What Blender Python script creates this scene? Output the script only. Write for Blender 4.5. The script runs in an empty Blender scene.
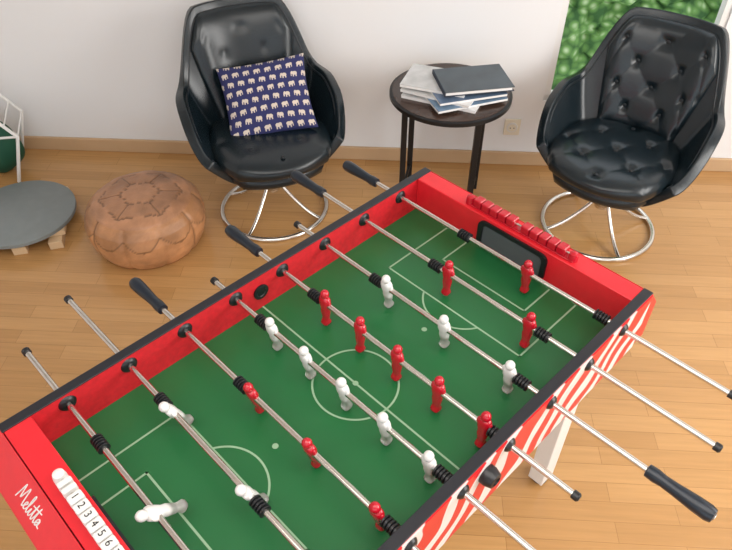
import bpy, bmesh, math, random
from mathutils import Vector, Matrix, noise
random.seed(4)
D=bpy.data; C=bpy.context
sc=C.scene
try:
    sc.view_settings.view_transform='Standard'
except Exception: pass

# ------------------------------------------------------------ materials
def mat(name,col,rough=.5,metal=0,bump=0,bscale=200,var=0,vscale=8,coat=0,spec=.5):
    m=D.materials.new(name); m.use_nodes=True
    nt=m.node_tree; b=nt.nodes['Principled BSDF']
    b.inputs['Base Color'].default_value=(*col,1)
    b.inputs['Roughness'].default_value=rough
    b.inputs['Metallic'].default_value=metal
    b.inputs['Specular IOR Level'].default_value=spec
    b.inputs['Coat Weight'].default_value=coat
    tc=nt.nodes.new('ShaderNodeTexCoord')
    if bump:
        n=nt.nodes.new('ShaderNodeTexNoise'); n.inputs['Scale'].default_value=bscale; n.inputs['Detail'].default_value=4
        nt.links.new(tc.outputs['Object'],n.inputs['Vector'])
        bp=nt.nodes.new('ShaderNodeBump'); bp.inputs['Strength'].default_value=bump; bp.inputs['Distance'].default_value=.002
        nt.links.new(n.outputs['Fac'],bp.inputs['Height']); nt.links.new(bp.outputs[0],b.inputs['Normal'])
    if var:
        n=nt.nodes.new('ShaderNodeTexNoise'); n.inputs['Scale'].default_value=vscale; n.inputs['Detail'].default_value=5
        nt.links.new(tc.outputs['Object'],n.inputs['Vector'])
        mx=nt.nodes.new('ShaderNodeMix'); mx.data_type='RGBA'
        mx.inputs[6].default_value=(*[c*(1-var) for c in col],1)
        mx.inputs[7].default_value=(*[min(1,c*(1+var)) for c in col],1)
        nt.links.new(n.outputs['Fac'],mx.inputs[0]); nt.links.new(mx.outputs[2],b.inputs['Base Color'])
    return m
def attr_mat(name,rough,bump=0,bscale=100):
    m=mat(name,(1,1,1),rough,bump=bump,bscale=bscale); nt=m.node_tree
    a=nt.nodes.new('ShaderNodeAttribute'); a.attribute_name='Col'
    nt.links.new(a.outputs['Color'],nt.nodes['Principled BSDF'].inputs['Base Color'])
    return m
def floor_mat():
    m=mat('oak_parquet',(.5,.28,.12),.25,spec=.55); nt=m.node_tree; b=nt.nodes['Principled BSDF']
    tc=nt.nodes.new('ShaderNodeTexCoord')
    br=nt.nodes.new('ShaderNodeTexBrick'); br.offset=.37; br.offset_frequency=2
    br.inputs['Color1'].default_value=(.46,.245,.088,1); br.inputs['Color2'].default_value=(.54,.30,.115,1)
    br.inputs['Mortar'].default_value=(.34,.175,.062,1)
    br.inputs['Scale'].default_value=1; br.inputs['Mortar Size'].default_value=.0010; br.inputs['Mortar Smooth'].default_value=.2
    br.inputs['Brick Width'].default_value=.55; br.inputs['Row Height'].default_value=.068
    nt.links.new(tc.outputs['Object'],br.inputs['Vector'])
    mp=nt.nodes.new('ShaderNodeMapping'); mp.inputs['Scale'].default_value=(1.5,28,1)
    nt.links.new(tc.outputs['Object'],mp.inputs['Vector'])
    n=nt.nodes.new('ShaderNodeTexNoise'); n.inputs['Scale'].default_value=2.2; n.inputs['Detail'].default_value=6; n.inputs['Roughness'].default_value=.65
    nt.links.new(mp.outputs[0],n.inputs['Vector'])
    mr=nt.nodes.new('ShaderNodeMapRange'); mr.inputs[1].default_value=.3; mr.inputs[2].default_value=.7; mr.inputs[3].default_value=.9; mr.inputs[4].default_value=1.08
    nt.links.new(n.outputs['Fac'],mr.inputs[0])
    vm=nt.nodes.new('ShaderNodeVectorMath'); vm.operation='SCALE'
    nt.links.new(br.outputs['Color'],vm.inputs[0]); nt.links.new(mr.outputs[0],vm.inputs['Scale'])
    nt.links.new(vm.outputs[0],b.inputs['Base Color'])
    return m
def zebra_mat():
    m=mat('striped_print',(.8,.03,.04),.35); nt=m.node_tree; b=nt.nodes['Principled BSDF']
    tc=nt.nodes.new('ShaderNodeTexCoord')
    mp=nt.nodes.new('ShaderNodeMapping'); mp.inputs['Rotation'].default_value=(math.radians(35),0,0)
    nt.links.new(tc.outputs['Object'],mp.inputs['Vector'])
    w=nt.nodes.new('ShaderNodeTexWave'); w.bands_direction='Y'
    w.inputs['Scale'].default_value=3.6; w.inputs['Distortion'].default_value=5; w.inputs['Detail'].default_value=1; w.inputs['Detail Scale'].default_value=1.6
    nt.links.new(mp.outputs[0],w.inputs['Vector'])
    r=nt.nodes.new('ShaderNodeValToRGB'); r.color_ramp.elements[0].position=.55; r.color_ramp.elements[1].position=.58
    r.color_ramp.elements[0].color=(.68,.02,.025,1); r.color_ramp.elements[1].color=(.78,.74,.72,1)
    nt.links.new(w.outputs['Fac'],r.inputs[0]); nt.links.new(r.outputs[0],b.inputs['Base Color'])
    return m
def foliage_mat():
    m=mat('foliage',(.1,.3,.04),.8); nt=m.node_tree; b=nt.nodes['Principled BSDF']
    tc=nt.nodes.new('ShaderNodeTexCoord'); n=nt.nodes.new('ShaderNodeTexVoronoi'); n.inputs['Scale'].default_value=16
    nt.links.new(tc.outputs['Object'],n.inputs['Vector'])
    r=nt.nodes.new('ShaderNodeValToRGB'); r.color_ramp.elements[0].color=(.55,.68,.40,1); r.color_ramp.elements[1].color=(.04,.12,.03,1)
    r.color_ramp.elements[0].position=.1; r.color_ramp.elements[1].position=.75
    e=r.color_ramp.elements.new(.4); e.color=(.17,.34,.09,1)
    nt.links.new(n.outputs['Distance'],r.inputs[0]); nt.links.new(r.outputs[0],b.inputs['Base Color'])
    return m
def player_white():
    # white body, frosted translucent legs
    m=mat('white_player_plastic',(.72,.71,.69),.32); nt=m.node_tree; b=nt.nodes['Principled BSDF']
    tc=nt.nodes.new('ShaderNodeTexCoord'); sx=nt.nodes.new('ShaderNodeSeparateXYZ')
    nt.links.new(tc.outputs['Object'],sx.inputs[0])
    mr=nt.nodes.new('ShaderNodeMapRange'); mr.inputs[1].default_value=-.022; mr.inputs[2].default_value=-.034; mr.inputs[3].default_value=0; mr.inputs[4].default_value=.7
    nt.links.new(sx.outputs['Z'],mr.inputs[0]); nt.links.new(mr.outputs[0],b.inputs['Transmission Weight'])
    return m
M=dict(
 wall=mat('wall_plaster',(.81,.82,.83),.9,bump=.1,bscale=60),
 base=mat('baseboard_oak',(.56,.38,.22),.5,var=.08),
 floor=floor_mat(),
 red=mat('red_laminate',(.68,.018,.028),.28,var=.1,vscale=40),
 redin=mat('red_inner_laminate',(.58,.014,.024),.45,var=.3,vscale=70),
 redp=mat('red_plastic',(.46,.005,.018),.25,coat=.3),
 whitep=mat('white_plastic',(.74,.73,.70),.35),
 wplayer=player_white(),
 black=mat('black_plastic',(.009,.010,.012),.35),
 rim=mat('black_edge_laminate',(.012,.013,.018),.4),
 handle=mat('handle_rubber',(.007,.013,.022),.33),
 green=mat('pitch_green',(.012,.125,.036),.34,var=.06,vscale=3),
 line=mat('pitch_line',(.27,.43,.27),.45),
 chrome=mat('chrome',(.72,.69,.64),.18,1),
 zebra=zebra_mat(),
 leg=mat('white_laminate',(.8,.79,.77),.4),
 leather=mat('black_leather',(.005,.011,.015),.27,bump=.2,bscale=160),
 button=mat('leather_button',(.004,.007,.010),.35),
 metal=mat('dark_steel',(.02,.02,.021),.4,.6),
 tabletop=mat('dark_walnut_top',(.05,.028,.020),.25,var=.3,vscale=12),
 greytop=mat('grey_linoleum',(.20,.225,.225),.5,var=.12,vscale=20),
 pine=mat('pine_wood',(.62,.44,.26),.6,var=.15),
 wire=mat('white_enamel',(.8,.8,.78),.35),
 greenbag=mat('green_cloth',(.006,.075,.04),.7,bump=.3),
 darkcloth=mat('dark_cloth',(.03,.04,.06),.8),
 paper=mat('paper',(.80,.80,.79),.6),
 grey=mat('grey_inset',(.09,.10,.11),.35),
 foliage=foliage_mat(),
 frame=mat('window_frame',(.8,.8,.79),.4),
 socket=mat('socket_plastic',(.78,.72,.58),.4),
 pouf=attr_mat('pouf_leather',.42,.6,90),
 pillow=attr_mat('pillow_fabric',.85,.3,300),
)
# ------------------------------------------------------------ helpers
def empty(name,loc=(0,0,0),rz=0):
    e=D.objects.new(name,None); sc.collection.objects.link(e); e.location=loc; e.rotation_euler=(0,0,rz); e.empty_display_size=.1; return e
def obj(name,verts,faces,m,parent=None,smooth=False,loc=None,rot=None):
    me=D.meshes.new(name); me.from_pydata([tuple(v) for v in verts],[],faces); me.update()
    bm=bmesh.new(); bm.from_mesh(me); bmesh.ops.recalc_face_normals(bm,faces=bm.faces); bm.to_mesh(me); bm.free()
    return mobj(name,me,m,parent,smooth,loc,rot)
def mobj(name,me,m,parent=None,smooth=False,loc=None,rot=None):
    o=D.objects.new(name,me); sc.collection.objects.link(o)
    if m and not me.materials: me.materials.append(m)
    if smooth:
        for p in me.polygons: p.use_smooth=True
    if parent: o.parent=parent
    if loc: o.location=loc
    if rot: o.rotation_euler=rot
    return o
def box(name,a,b,m,parent=None,bev=0,loc=None,rot=None):
    x0,y0,z0=a;x1,y1,z1=b
    v=[(x0,y0,z0),(x1,y0,z0),(x1,y1,z0),(x0,y1,z0),(x0,y0,z1),(x1,y0,z1),(x1,y1,z1),(x0,y1,z1)]
    f=[(0,3,2,1),(4,5,6,7),(0,1,5,4),(1,2,6,5),(2,3,7,6),(3,0,4,7)]
    o=obj(name,v,f,m,parent,False,loc,rot)
    if bev:
        md=o.modifiers.new('b','BEVEL'); md.width=bev; md.segments=3
    return o
def prism_x(name,poly,x0,x1,m,parent=None,bev=0):
    n=len(poly); v=[(x0,p[0],p[1]) for p in poly]+[(x1,p[0],p[1]) for p in poly]
    f=[tuple(range(n)),tuple(range(2*n-1,n-1,-1))]+[(i,(i+1)%n,n+(i+1)%n,n+i) for i in range(n)]
    o=obj(name,v,f,m,parent)
    if bev:
        md=o.modifiers.new('b','BEVEL'); md.width=bev; md.segments=3
    return o
def lathe(name,prof,m,parent=None,axis='x',seg=20,loc=None,rot=None):
    v=[];f=[]
    for (a,r) in prof:
        for k in range(seg):
            t=2*math.pi*k/seg
            p=(a,r*math.cos(t),r*math.sin(t))
            if axis=='z': p=(p[1],p[2],p[0])
            if axis=='y': p=(p[2],p[0],p[1])
            v.append(p)
    n=len(prof)
    for i in range(n-1):
        for k in range(seg):
            f.append((i*seg+k,i*seg+(k+1)%seg,(i+1)*seg+(k+1)%seg,(i+1)*seg+k))
    f.append(tuple(range(seg))); f.append(tuple(range((n-1)*seg,n*seg)))
    o=obj(name,v,f,m,parent,True,loc,rot)
    md=o.modifiers.new('es','EDGE_SPLIT'); md.split_angle=math.radians(40)
    return o
def tube(name,pts,r,m,parent=None,cyclic=False,loc=None,rot=None):
    cu=D.curves.new(name,'CURVE'); cu.dimensions='3D'; cu.bevel_depth=r; cu.bevel_resolution=4; cu.use_fill_caps=True
    sp=cu.splines.new('POLY'); sp.points.add(len(pts)-1)
    for p,q in zip(sp.points,pts): p.co=(*q,1)
    sp.use_cyclic_u=cyclic
    o=D.objects.new(name,cu); sc.collection.objects.link(o); cu.materials.append(m)
    dg=C.evaluated_depsgraph_get(); dg.update()
    me=D.meshes.new_from_object(o.evaluated_get(dg)); D.objects.remove(o)
    me.name=name
    return mobj(name,me,m,parent,True,loc,rot)
def join_meshes(name,parts,m,parent=None,smooth=True):
    v=[];f=[]
    for pv,pf in parts:
        o=len(v); v+=pv; f+=[tuple(i+o for i in q) for q in pf]
    return obj(name,v,f,m,parent,smooth)
def ellip(c,r,seg=14,rings=9):
    v=[];f=[]
    for i in range(rings+1):
        a=math.pi*i/rings
        for k in range(seg):
            t=2*math.pi*k/seg
            v.append((c[0]+r[0]*math.sin(a)*math.cos(t),c[1]+r[1]*math.sin(a)*math.sin(t),c[2]+r[2]*math.cos(a)))
    for i in range(rings):
        for k in range(seg):
            f.append((i*seg+k,i*seg+(k+1)%seg,(i+1)*seg+(k+1)%seg,(i+1)*seg+k))
    return v,f
def setcol(me,cols):
    a=me.color_attributes.new('Col','FLOAT_COLOR','POINT')
    for i,c in enumerate(cols): a.data[i].color=(*c,1)
def catmull(P,n=6):
    out=[]
    for i in range(len(P)-1):
        p0=P[max(0,i-1)];p1=P[i];p2=P[i+1];p3=P[min(len(P)-1,i+2)]
        for k in range(n):
            t=k/n
            out.append(tuple(.5*((2*b)+(-a+c)*t+(2*a-5*b+4*c-d)*t*t+(-a+3*b-3*c+d)*t**3) for a,b,c,d in zip(p0,p1,p2,p3)))
    out.append(P[-1]); return out

# ------------------------------------------------------------ room
RA=math.radians(-3.3)
def room(o): 
    R=Matrix.Translation((0,3.02,0))@Matrix.Rotation(RA,4,'Z')
    o.matrix_world=R; return o
X0,X1,Y0,Hc=-3.1,3.3,-6.2,2.6
room(box('floor',(X0-.15,Y0,-.1),(X1+.15,.2,0),M['floor']))
wx0,wx1,wz0,wz1=.865,1.60,.365,2.15
v=[];f=[]
def addbox(a,b):
    n=len(v);x0,y0,z0=a;x1,y1,z1=b
    v.extend([(x0,y0,z0),(x1,y0,z0),(x1,y1,z0),(x0,y1,z0),(x0,y0,z1),(x1,y0,z1),(x1,y1,z1),(x0,y1,z1)])
    f.extend([tuple(n+i for i in q) for q in [(0,3,2,1),(4,5,6,7),(0,1,5,4),(1,2,6,5),(2,3,7,6),(3,0,4,7)]])
addbox((X0,0,0),(wx0,.1,Hc)); addbox((wx1,0,0),(X1,.1,Hc)); addbox((wx0,0,0),(wx1,.1,wz0)); addbox((wx0,0,wz1),(wx1,.1,Hc))
room(obj('wall_back',v,f,M['wall']))
room(box('wall_left',(X0-.15,Y0,0),(X0,.1,Hc),M['wall']))
room(box('wall_right',(X1,Y0,0),(X1+.15,.1,Hc),M['wall']))
room(box('ceiling',(X0-.15,Y0,Hc),(X1+.15,.2,Hc+.1),M['wall']))
room(box('baseboard_back',(X0,-.016,0),(X1,0,.075),M['base'],bev=.004))
room(box('baseboard_left',(X0,Y0,0),(X0+.016,-.016,.075),M['base'],bev=.004))
room(box('baseboard_right',(X1-.016,Y0,0),(X1,-.016,.075),M['base'],bev=.004))
v=[];f=[]
t=.03
addbox((wx0,.01,wz0),(wx0+t,.06,wz1)); addbox((wx1-t,.01,wz0),(wx1,.06,wz1)); addbox((wx0,.01,wz0),(wx1,.06,wz0+t)); addbox((wx0,.01,wz1-t),(wx1,.06,wz1))
room(obj('window_1',v,f,M['frame']))
n=60; hv=[];hf=[]
for j in range(n):
    for i in range(n):
        hv.append((-.5+4.5*i/(n-1),.9+random.uniform(-.06,.06)+1.2*(j/(n-1)),-.6+3.2*j/(n-1)+random.uniform(-.03,.03)))
for j in range(n-1):
    for i in range(n-1): hf.append((j*n+i,j*n+i+1,(j+1)*n+i+1,(j+1)*n+i))
room(obj('garden_hedge',hv,hf,M['foliage']))
so=empty('wall_outlet'); so.matrix_world=Matrix.Translation((0,3.02,0))@Matrix.Rotation(RA,4,'Z')
box('plate',(.695,-.012,.175),(.775,-.0005,.265),M['socket'],so,.004)
lathe('socket_ring',[(-.016,.026),(-.012,.028),(-.011,.028)],M['whitep'],so,'y',24,loc=(.735,0,.22))
lathe('socket_well',[(-.0175,.020),(-.0165,.020)],M['socket'],so,'y',24,loc=(.735,0,.22))
for k in(-1,1): lathe('pin_hole',[(-.0185,.0028),(-.0175,.0028)],M['black'],so,'y',8,loc=(.735+k*.009,0,.22))

# ------------------------------------------------------------ foosball table
T=empty('foosball_table',(-.0242,.9558,0),math.radians(-45.5))
W=.3665; L=.639; th=.0225; zt=.88; zb=.68; zf=.77; zr=.85
for sgn,nm in((-1,'rail_a'),(1,'rail_b')):
    xa,xb=sorted((sgn*W,sgn*(W-th)))
    box(nm,(xa,-L,zb),(xb,L,zt-.004),M['redin'] if sgn<0 else M['red'],T)
    box(nm+'_edge',(xa-.001,-L-.001,zt-.004),(xb+.001,L+.001,zt),M['rim'],T,.0015)
box('side_print',(W,-L,zb+.002),(W+.003,L,zt-.008),M['zebra'],T)
box('side_print_b',(-W-.003,-L,zb+.002),(-W,L,zt-.008),M['zebra'],T)
for s in(-1,1):
    prism_x('end_cap',[(s*(L-.058),zt-.002),(s*(L-.002),zt-.002),(s*(L-.002),zb),(s*(L-.058),zb)],-W+th,W-th,M['red'],T,.003)
    prism_x('end_slope',[(s*L,zt-.002),(s*(L+.06),zt-.073),(s*(L+.06),zb),(s*L,zb)],-W,W,M['red'],T,.002)
box('pitch',(-W+th,-L+.058,zf-.015),(W-th,L-.058,zf),M['green'],T)
box('cabinet_floor',(-W+th,-L,zb),(W-th,L,zb+.02),M['leg'],T)
lv=[];lf=[]
zl=zf+.0008; lw=.0024
def seg(p,q):
    p=Vector(p);q=Vector(q);d=(q-p).normalized();nn=Vector((-d.y,d.x))*lw
    k=len(lv)
    for w in(p-nn-d*lw,q-nn+d*lw,q+nn+d*lw,p+nn-d*lw): lv.append((w.x,w.y,zl))
    lf.append((k,k+1,k+2,k+3))
def arc(c,r,a0,a1,n=48):
    k=len(lv)
    for i in range(n+1):
        a=a0+(a1-a0)*i/n
        for rr in(r-lw,r+lw): lv.append((c[0]+rr*math.cos(a),c[1]+rr*math.sin(a),zl+.0002))
    for i in range(n): lf.append((k+2*i,k+2*i+1,k+2*i+3,k+2*i+2))
def disc(c,r):
    k=len(lv)
    for i in range(20): lv.append((c[0]+r*math.cos(i*math.pi/10),c[1]+r*math.sin(i*math.pi/10),zl+.0004))
    lf.append(tuple(range(k,k+20)))
seg((-W+th,0),(W-th,0)); arc((0,0),.1,0,2*math.pi,72); disc((0,0),.007)
for s in(-1,1):
    yb=s*(L-.058)
    seg((-.2175,yb),(-.2175,s*.336)); seg((.2175,yb),(.2175,s*.336)); seg((-.2175,s*.336),(.2175,s*.336))
    seg((-.137,yb),(-.137,s*.466)); seg((.137,yb),(.137,s*.466)); seg((-.137,s*.466),(.137,s*.466))
    a=math.acos(.045/.1)
    if s>0: arc((0,s*.381),.1,-math.pi/2-a,-math.pi/2+a)
    else: arc((0,s*.381),.1,math.pi/2-a,math.pi/2+a)
    disc((0,s*.237),.007)
obj('pitch_markings',lv,lf,M['line'],T)
def rrect(hw,z0,z1,r,n=6):
    pts=[]
    for cx,cz,a0 in((hw-r,z1-r,0),(-hw+r,z1-r,90),(-hw+r,z0+r,180),(hw-r,z0+r,270)):
        for i in range(n+1):
            a=math.radians(a0+90*i/n); pts.append((cx+r*math.cos(a),cz+r*math.sin(a)))
    return pts
for s in(-1,1):
    y=s*(L-.058)
    o1=rrect(.112,zf+.004,zf+.098,.022); i1=rrect(.097,zf+.008,zf+.086,.016); n=len(o1)
    vv=[(p[0],y-s*.006,p[1]) for p in o1]+[(p[0],y-s*.006,p[1]) for p in i1]+[(p[0],y,p[1]) for p in o1]+[(p[0],y-s*.001,p[1]) for p in i1]
    ff=[]
    for i in range(n):
        j=(i+1)%n
        ff+=[(i,j,n+j,n+i),(i,j,2*n+j,2*n+i),(n+i,n+j,3*n+j,3*n+i)]
    obj('goal_frame',vv,ff,M['black'],T)
    obj('goal_net',[(p[0],y-s*.0012,p[1]) for p in i1],[tuple(range(n))],M['grey'],T)
    m=M['redp'] if s>0 else M['whitep']
    yc=s*(L-.036); 
    for xe in(-.165,.165):
        lathe('counter_post',[(0,.013),(.012,.013),(.022,.011),(.026,.005)],m,T,'z',16,loc=(xe,yc,zt-.002))
    box('counter_base',(-.172,yc-.013,zt-.002),(.172,yc+.013,zt+.003),m,T,.002)
    tube('counter_rail',[(-.165,yc,zt+.013),(.165,yc,zt+.013)],.003,M['chrome'],T)
    xs=[-.135+i*.0275+(.02 if i>4 else 0) for i in range(10)] if s>0 else [-.138,-.121,-.096,-.072,-.048,-.024,0,.024,.048,.072]
    for i,xx in enumerate(xs):
        hw_=.0125 if s>0 else (.006 if i<2 else .0105)
        box('counter_bead',(xx-hw_,yc-.014,zt+.004),(xx+hw_,yc+.014,zt+.027),m,T,.004)
        if s<0 and i>=2:
            cu=D.curves.new('digit','FONT'); cu.body=str(i-1); cu.size=.019; cu.extrude=.0003; cu.align_x='CENTER'; cu.align_y='CENTER'
            o=D.objects.new('digit',cu); sc.collection.objects.link(o); cu.materials.append(M['black']); o.parent=T; o.location=(xx,yc,zt+.0275)
# hand-lettered script label on the sloping end
strokes=[[(0,.05),(.1,.5),(.2,1),(.25,.6),(.3,.25),(.42,.65),(.55,1),(.58,.5),(.62,.05),(.7,.08),(.8,.22),(.89,.36),(.84,.44),(.76,.3),(.77,.08),(.87,.03),(.98,.2),(1.08,.65),(1.09,1),(1.02,.95),(1.0,.4),(1.05,.03),(1.15,.1),(1.24,.4),(1.23,.1),(1.3,.02),(1.4,.25),(1.5,.9),(1.46,.35),(1.5,.03),(1.6,.15),(1.73,.9),(1.69,.35),(1.73,.03),(1.83,.1),(2.04,.36),(1.96,.43),(1.86,.25),(1.9,.04),(2.0,.12),(2.07,.38),(2.06,.1),(2.2,.06)],[(1.34,.62),(1.6,.66),(1.92,.70)],[(1.27,.60),(1.28,.64)]]
LB=empty('printed_label'); LB.parent=T; LB.location=(-.185,-L-.028,zt-.0351+.0005); LB.rotation_euler=(math.atan2(.071,.06),0,0)
for st in strokes:
    tube('label_stroke',[((x-1.1+.25*y)*.043,(y-.5)*.043,0) for x,y in catmull(st)],.0013,M['whitep'],LB)
lathe('serve_cup',[(0,.012),(.001,.022),(.004,.022),(.005,.014),(.003,.012)],M['black'],T,'x',24,loc=(-W+th,0,.825))
lathe('serve_cup_outer',[(0,.022),(.012,.022),(.026,.017),(.028,.011),(.016,.009)],M['black'],T,'x',24,loc=(W+.003,0,.83))
def player_mesh(name,m):
    rings=[(.023,.007,.007),(.020,.013,.009),(.012,.0155,.0105),(0,.0145,.0115),(-.014,.0115,.0095),(-.024,.0125,.010),(-.040,.011,.0085),(-.050,.0095,.0065),(-.056,.0105,.009),(-.063,.0115,.0125),(-.068,.0105,.0115)]
    v=[];f=[];S=16
    for z,a,b in rings:
        for k in range(S):
            t=2*math.pi*k/S; c,s_=math.cos(t),math.sin(t); e=.7
            v.append((a*abs(c)**e*(1 if c>0 else -1),b*abs(s_)**e*(1 if s_>0 else -1),z))
    for i in range(len(rings)-1):
        for k in range(S): f.append((i*S+k,i*S+(k+1)%S,(i+1)*S+(k+1)%S,(i+1)*S+k))
    f+= [tuple(range(S)),tuple(range((len(rings)-1)*S,len(rings)*S))]
    parts=[(v,f),ellip((0,0,.031),(.0112,.0112,.0125)),ellip((-.0145,0,.004),(.005,.006,.014),10,7),ellip((.0145,0,.004),(.005,.006,.014),10,7)]
    o=join_meshes(name,parts,m); me=o.data; D.objects.remove(o); return me
PM={'r':player_mesh('red_player',M['redp']),'w':player_mesh('white_player',M['wplayer'])}
def handle(x,d,y):
    prof=[(0,.008),(.002,.0135),(.02,.0145),(.035,.0125),(.06,.0135),(.10,.0165),(.125,.017),(.135,.014),(.138,.004)]
    lathe('rod_handle',[(x+d*a,r) for a,r in prof],M['handle'],T,'x',10,loc=(0,y,zr))
rods=[('r',[.4645],(.266,.675),-.209,1.0,'l',6),
('r',[.327,.575],(.29,.609),-.281,1.036,'l',0),
('w',[.253,.439,.627],(.222,.656),-.095,1.094,'r',8),
('r',[.186,.3075,.4265,.5477,.6725],(.155,.70),-.208,.896,'l',0),
('w',[.164,.284,.405,.528,.6515],(.133,.682),-.0715,1.11,'r',8),
('r',[.2777,.4655,.653],(.247,.684),-.207,.9,'l',12),
('w',[.195,.4546],(.165,.486),-.267,1.0,'r',24),
('w',[.365],(.165,.565),-.179,1.05,'r',50)]
for k,(col,ps,bs,s0,s1,side,rot) in enumerate(rods):
    y=.51-.1457*k
    a,b=s0-W,s1-W
    lathe('rod',[(a,.0068),(b,.0068)],M['chrome'],T,'x',16,loc=(0,y,zr))
    if side=='l': 
        handle(a+.138,-1,y); lathe('rod_end',[(b-.012,.0095),(b,.0095),(b+.003,.006)],M['black'],T,'x',14,loc=(0,y,zr))
    else:
        handle(b-.138,1,y); lathe('rod_end',[(a-.003,.006),(a,.0095),(a+.012,.0095)],M['black'],T,'x',14,loc=(0,y,zr))
    for s in ps:
        mobj('player',PM[col],None,T,True,(s-W,y,zr),(math.radians(rot),0,0))
    for s,dd in zip(bs,(-1,1)):
        x=s-W; pr=[]
        for i in range(5):
            x0=x+dd*(-.014+i*.0075)
            pr+=[(x0,.0095),(x0+dd*.0015,.0135),(x0+dd*.005,.0135),(x0+dd*.0065,.0095)]
        lathe('rod_bumper',pr,M['black'],T,'x',16,loc=(0,y,zr))
    for sg in(-1,1):
        lathe('rod_bearing',[(sg*(W-th-.007),.011),(sg*(W-th-.005),.0165),(sg*(W-th),.020)],M['black'],T,'x',20,loc=(0,y,zr))
        lathe('rod_bearing_outer',[(sg*(W+.003),.017),(sg*(W+.008),.014),(sg*(W+.011),.010)],M['black'],T,'x',20,loc=(0,y,zr))
for sx in(-1,1):
    for sy in(-1,1):
        x=sx*.278;y=sy*.565
        box('leg',(x-.026,y-.034,.02),(x+.026,y+.034,zb),M['leg'],T,.003)
        lathe('leg_foot',[(0,.024),(.014,.024),(.02,.02)],M['black'],T,'z',16,loc=(x,y,0))

# ------------------------------------------------------------ cushions
def cushion(name,n,w,d,T_,m,parent,mode='seat',tuft=None,colf=None,loc=None,rot=None,bot=1.0):
    v=[];f=[];cols=[];idx={}
    for side in(1,-1):
        for j in range(n+1):
            for i in range(n+1):
                a=-1+2*i/n;b=-1+2*j/n
                edge=i in(0,n) or j in(0,n)
                if side==-1 and edge: idx[(side,i,j)]=idx[(1,i,j)]; continue
                if mode=='seat':
                    k=.85
                    x=w*a*math.sqrt(1-k*b*b/2);y=d*b*math.sqrt(1-k*a*a/2)
                    h=(1-max(abs(a),abs(b))**5)**.5
                else:
                    x=w*a*(1-.07*(1-b*b));y=d*b*(1-.07*(1-a*a))
                    h=max(0,(1-a*a)*(1-b*b))**.42
                z=T_*h
                if tuft and side>0: z+=tuft(x,y)*min(1,h*1.2)
                if side<0: z=-z*bot
                idx[(side,i,j)]=len(v); v.append((x,y,z))
                if colf: cols.append(colf(a,b))
    for side in(1,-1):
        for j in range(n):
            for i in range(n):
                q=(idx[(side,i,j)],idx[(side,i+1,j)],idx[(side,i+1,j+1)],idx[(side,i,j+1)])
                f.append(q if side>0 else q[::-1])
    o=obj(name,v,f,m,parent,True,loc,rot)
    if colf: setcol(o.data,cols)
    return o
def puff(x,y,w,h,crease,dimple):
    p=x/w+y/h;q=x/w-y/h
    sp,sq=abs(math.sin(math.pi*p)),abs(math.sin(math.pi*q))
    return crease*((sp*sq)**.4-1)-dimple*math.exp(-(sp*sp+sq*sq)*3.5)
def sm(a,b,x):
    t=max(0,min(1,(x-a)/(b-a))); return t*t*(3-2*t)
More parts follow.
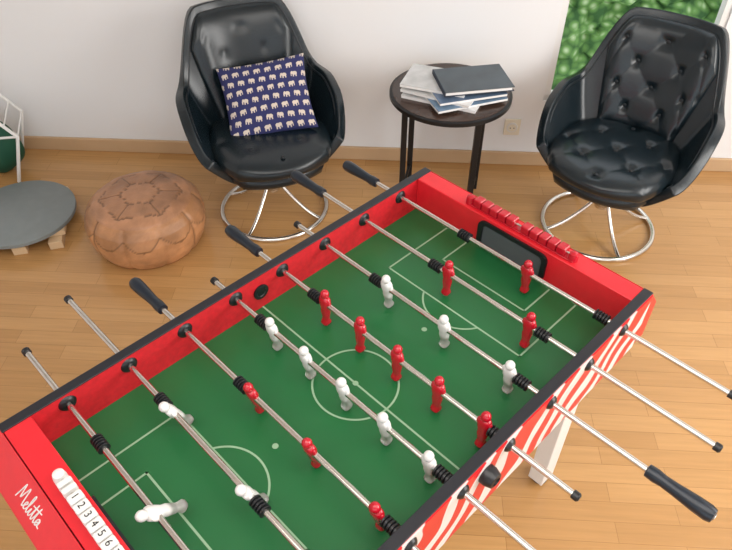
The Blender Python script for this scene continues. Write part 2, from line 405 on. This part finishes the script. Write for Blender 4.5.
def armchair(name,loc,rz,tufted):
    E=empty(name,loc,rz)
    cr,dm=(.004,.016) if tufted else (.0,.004)
    tube('base_ring',[(.25*math.cos(i*math.pi/32),.25*math.sin(i*math.pi/32),.012) for i in range(64)],.012,M['chrome'],E,True)
    for k in range(4):
        a=math.pi/4+k*math.pi/2; pts=[]
        for i in range(13):
            t=i/12; r=.25*(1-t)+.03*t; z=.014+.16*(t**1.6)
            pts.append((r*math.cos(a),r*math.sin(a),z))
        tube('base_spoke',pts,.009,M['chrome'],E)
    lathe('swivel_column',[(.12,.036),(.17,.04),(.19,.028),(.29,.026),(.295,.09),(.31,.09)],M['chrome'],E,'z',24)
    nu,nv=64,20; v=[];f=[]
    tmax=math.radians(126)
    def S(tt,vv,off=0):
        th_=tt*tmax; s_,c_=math.sin(th_),math.cos(th_); e=.8
        cx=abs(s_)**e*(1 if s_>0 else -1); cy=abs(c_)**e*(1 if c_>0 else -1)
        deg=abs(math.degrees(th_))
        zt_=.88-.28*sm(26,66,deg)-.17*sm(78,126,deg)
        ab,bb,bf=.19,.15,.26
        at,bt,btf=.335,.375,.27
        k=vv**.75
        a=ab+(at-ab)*k
        b=(bb+(bt-bb)*vv**.85) if c_>0 else (bf+(btf-bf)*k)
        z=.315+(zt_-.315)*vv
        a-=off; b-=off
        return (a*cx,b*cy,z)
    for j in range(nv+1):
        for i in range(nu+1): v.append(S(-1+2*i/nu,j/nv))
    for j in range(nv):
        for i in range(nu): f.append((j*(nu+1)+i,j*(nu+1)+i+1,(j+1)*(nu+1)+i+1,(j+1)*(nu+1)+i))
    o=obj('shell',v,f,M['leather'],E,True)
    md=o.modifiers.new('s','SOLIDIFY'); md.thickness=.042; md.offset=0; md.use_rim=True
    md=o.modifiers.new('b','BEVEL'); md.width=.016; md.segments=4; md.limit_method='ANGLE'; md.angle_limit=math.radians(50)
    tube('shell_piping',[S(-1+2*i/nu,.955,.024) for i in range(nu+1)],.004,M['button'],E)
    cushion('seat_pan',24,.235,.25,.045,M['leather'],E,loc=(0,-.05,.345))
    cushion('seat_cushion',90,.262,.275,.055,M['leather'],E,tuft=lambda x,y:puff(x,y,.21,.21,cr,dm),loc=(0,-.06,.41),bot=.8)
    n=80;v=[];f=[]
    def BP(uu,vv):
        p=Vector(S(uu*.36,vv,.03)); x=uu*.26; z=(vv-.2)*.6
        ed=max(0,min(1,(1-max(abs(uu),abs(-1+2*(vv-.22)/.74))**6)))
        p.y-=(.030+puff(x,z,.17,.19,cr,dm))*ed**.5
        return p
    for j in range(n+1):
        for i in range(n+1): v.append(tuple(BP(-1+2*i/n,.22+.74*j/n)))
    for j in range(n):
        for i in range(n): f.append((j*(n+1)+i,j*(n+1)+i+1,(j+1)*(n+1)+i+1,(j+1)*(n+1)+i))
    obj('back_pad',v,f,M['leather'],E,True)
    parts=[]
    for a in range(-5,6):
        for b in range(-5,6):
            x=(a+b)/2*.21;y=(a-b)/2*.21
            if (x/.21)**2+(y/.22)**2<1: parts.append(ellip((x,y-.06,.465-dm-.001),(.009,.009,.005),10,6))
            x=(a+b)/2*.17;z=(a-b)/2*.19; uu=x/.26; vv=z/.6+.2
            if tufted and abs(uu)<.85 and .3<vv<.9:
                p=BP(uu,vv); parts.append(ellip((p.x,p.y-.002,p.z),(.009,.005,.009),10,6))
    join_meshes('buttons',parts,M['button'],E)
    return E
armchair('swivel_armchair',(-.441,2.594,0),math.radians(21.7),False)
armchair('swivel_armchair',(1.082,2.46,0),math.radians(-36),True)

def ele(a,b):
    N=8; cy=(b+1)/2*N*.95; r=math.floor(cy); cx=(a+1)/2*N+(.5 if r%2 else 0)
    px=cx-math.floor(cx)-.5; py=cy-r-.5
    if r%2: px=-px
    px*=1.15; py*=1.12
    on=(px/.27)**2+((py-.06)/.22)**2<1 or ((px-.27)/.14)**2+((py-.14)/.17)**2<1
    on=on or ((abs(px-.14)<.065 or abs(px+.16)<.065) and -.34<py<.05) or (.33<px<.42 and -.25<py<.1)
    return (.62,.54,.46) if on else (.022,.025,.11)
pe=empty('throw_pillow',(-.441,2.594,0),math.radians(21.7))
rot=(Matrix.Rotation(math.radians(-18),3,'Z')@Matrix.Rotation(math.radians(45),3,'X')@Matrix.Rotation(math.radians(9),3,'Z')).to_euler()
cushion('pillow_body',220,.192,.165,.06,M['pillow'],pe,mode='pillow',colf=ele,loc=(.03,.035,.565),rot=rot)

# ------------------------------------------------------------ pouf
P=empty('leather_pouf',(-.98,2.36,0),.2)
prof=[(0,0),(.12,0),(.19,.002),(.222,.02),(.245,.06),(.258,.11),(.26,.15),(.248,.195),(.228,.222),(.205,.24),(.16,.256),(.10,.264),(.04,.268),(0,.268)]
pp=[]
for i in range(len(prof)-1):
    for k in range(6):
        t=k/6; pp.append((prof[i][0]*(1-t)+prof[i+1][0]*t,prof[i][1]*(1-t)+prof[i+1][1]*t))
pp.append(prof[-1])
S_=192;v=[];f=[];cols=[]
NP=10
for (r,z) in pp:
    for k in range(S_):
        a=2*math.pi*k/S_; ph=(a/(2*math.pi)*NP)%1; ds=min(ph,1-ph)
        top=z>.232
        rr=r; zz=z
        if not top and r>.1: 
            rr=r*(1-.03*math.exp(-(ds/.07)**2))
        X,Y=r*math.cos(a),r*math.sin(a)
        nz=noise.noise(Vector((X*9,Y*9,z*9)))+.5*noise.noise(Vector((X*30,Y*30,z*30)))
        rr*=1+.012*noise.noise(Vector((X*12,Y*12,z*14+5)))
        base=(.58,.285,.13) if not top else (.40,.20,.105)
        sec=math.floor(a/(2*math.pi)*NP)
        base=[c*(.92+.12*math.sin(12.9*sec+3)) for c in base]
        seam=False
        if top:
            hp=.178*math.cos(math.pi/6)/math.cos(((a/(2*math.pi)*6)%1-.5)*math.pi/3)
            hi=.085*math.cos(math.pi/6)/math.cos(((a/(2*math.pi)*6)%1-.5)*math.pi/3)
            d6=(a/(2*math.pi)*6)%1; d6=min(d6,1-d6)
            if abs(r-hp)<.004 or abs(r-hi)<.004 or (r>hi and r<hp and d6*r<.003): seam=True
            if r<hi: base=[c*1.1 for c in base]
            if r>hp: base=[c*1.2 for c in base]
            if seam: zz-=.004
            zz+=.004*nz
        else:
            arch=.19-.05*abs(math.sin(math.pi*ph))
            if r>.2 and (ds<.018 or abs(z-arch)<.004): seam=True
            if z>arch: base=[c*.86 for c in base]
        n_=(1+.38*nz)*(.95+.1*random.random())
        c=[base[q]*(n_ if not seam else .5) for q in range(3)]
        v.append((rr*math.cos(a),rr*math.sin(a),zz)); cols.append(c)
for i in range(len(pp)-1):
    for k in range(S_): f.append((i*S_+k,i*S_+(k+1)%S_,(i+1)*S_+(k+1)%S_,(i+1)*S_+k))
o=obj('pouf_body',v,f,M['pouf'],P,True); setcol(o.data,cols)

# ------------------------------------------------------------ grey round trolley
G=empty('round_plant_trolley',(-1.60,2.465,0),.25)
lathe('disc_top',[(.062,.235),(.064,.245),(.080,.245),(.084,.240)],M['greytop'],G,'z',64)
for s in(-1,0,1):
    box('slat',(-.2,s*.14-.03,.040),(.2,s*.14+.03,.062),M['pine'],G,.002)
for s in(-1,0,1):
    for q in(-1,0,1):
        box('foot_block',(s*.155-.03,q*.17-.045,0),(s*.155+.03,q*.17+.045,.040),M['pine'],G,.002)

# ------------------------------------------------------------ side table
K=empty('side_table',(.37,2.69,0),0)
lathe('table_top',[(.548,.262),(.551,.268),(.567,.268),(.57,.264)],M['metal'],K,'z',64)
lathe('top_inlay',[(.57,.255),(.5715,.255)],M['tabletop'],K,'z',64)
LG=[(-.20,-.07),(.115,-.14),(.17,.07),(-.15,.17)]
for x,y in LG:
    box('leg',(x-.013,y-.013,0),(x+.013,y+.013,.55),M['metal'],K,.002)
for i in range(4):
    a=LG[i];b=LG[(i+1)%4]
    tube('apron',[(a[0],a[1],.538),(b[0],b[1],.538)],.009,M['metal'],K)
tube('stretcher',[(LG[1][0],LG[1][1],.07),(LG[2][0],LG[2][1],.07)],.007,M['metal'],K)
tube('stretcher',[(LG[0][0],LG[0][1],.07),(LG[3][0],LG[3][1],.07)],.007,M['metal'],K)
B=empty('magazine_stack',(.37,2.655,0),0)
covers=[(.75,.75,.74),(.16,.25,.36),(.72,.72,.70),(.12,.18,.28),(.55,.56,.56)]
z=.5718
for i,(w,d,h,x,y,r) in enumerate([(.33,.235,.012,-.02,.015,-24),(.32,.23,.010,.04,-.02,20),(.31,.22,.009,-.035,.01,-27),(.30,.22,.010,.05,-.01,16),(.28,.20,.012,-.06,.03,-20)]):
    cm=mat('cover_%d'%i,covers[i],.25,var=.45,vscale=14)
    box('pages',(-w/2,-d/2,0),(w/2,d/2,h),M['paper'],B,0,(x,y,z),(0,0,math.radians(r)))
    box('cover',(-w/2-.001,-d/2-.001,h),(w/2+.001,d/2+.001,h+.0012),cm,B,0,(x,y,z),(0,0,math.radians(r)))
    z+=h+.0014
Bk=empty('hardcover_book',(.455,2.655,z),math.radians(10))
box('pages',(-.145,-.10,.003),(.142,.10,.017),M['paper'],Bk)
box('front_cover',(-.15,-.105,.017),(.15,.105,.020),mat('slate_cover',(.05,.07,.085),.3,var=.5,vscale=12),Bk,.001)
box('back_cover',(-.15,-.105,0),(.15,.105,.003),M['darkcloth'],Bk,.001)
box('spine',(-.152,-.105,0),(-.147,.105,.020),M['darkcloth'],Bk,.001)

# ------------------------------------------------------------ white wire rack
R=empty('drying_rack',(0,0,0),0)
def fr(y,dx): return [(-1.755+dx,y,.008),(-1.67+dx,y,.27),(-1.95+dx,y,.60),(-2.35,y,.60),(-2.45,y,.008)]
tube('rack_frame',fr(3.04,-.07),.009,M['wire'],R); tube('rack_frame',fr(2.80,0),.009,M['wire'],R)
tube('rack_diagonal',[(-1.67,2.80,.27),(-2.42,2.80,.20)],.006,M['wire'],R)
tube('rack_diagonal',[(-1.80,3.04,.13),(-2.42,3.04,.40)],.006,M['wire'],R)
for i in range(7):
    t=i/6
    tube('rack_wire',[(-1.67-.28*t,2.80,.27+.33*t),(-1.74-.28*t,3.04,.27+.33*t)],.004,M['wire'],R)
for i in range(5):
    x=-2.05-.065*i; tube('rack_wire',[(x,2.80,.60),(x,3.04,.60)],.004,M['wire'],R)
Gb=empty('cloth_bag',(-1.86,2.915,0),.3)
gv,gf=ellip((0,0,.14),(.115,.085,.14),28,18)
gv=[(x*(1+.06*math.sin(9*y*6+z*20)),y*(1+.05*math.sin(x*40)),max(0,z+.008*math.sin(x*35+y*20))) for x,y,z in gv]
obj('bag_body',gv,gf,M['greenbag'],Gb,True)
tube('bag_handle',[(-.05+.01*i,0,.26+.04*math.sin(math.pi*i/10)) for i in range(11)],.006,M['darkcloth'],Gb)

# ------------------------------------------------------------ light & camera
w=D.worlds.new('World'); sc.world=w; w.use_nodes=True
w.node_tree.nodes['Background'].inputs[0].default_value=(.90,.95,1,1); w.node_tree.nodes['Background'].inputs[1].default_value=1.8
def area(name,loc,target,sx,sy,e,col=(1,1,1)):
    l=D.lights.new(name,'AREA'); l.shape='RECTANGLE'; l.size=sx; l.size_y=sy; l.energy=e; l.color=col
    o=D.objects.new(name,l); sc.collection.objects.link(o); o.location=loc
    o.rotation_euler=(Vector(target)-Vector(loc)).to_track_quat('-Z','Y').to_euler()
area('daylight_right',(3.0,.8,1.7),(0,1.8,.3),2.2,1.6,100,(1,.985,.96))
area('ceiling_fill',(0,.6,2.55),(0,1.5,0),2.5,2.0,60,(1,.98,.95))  # broad fill light added under the ceiling, no actual fixture
cam=D.cameras.new('Camera'); co=D.objects.new('Camera',cam); sc.collection.objects.link(co)
co.location=(0,0,2.03); co.rotation_euler=(math.radians(46.3),0,0); cam.sensor_width=36; cam.lens=33.25; cam.clip_start=.02
sc.camera=co
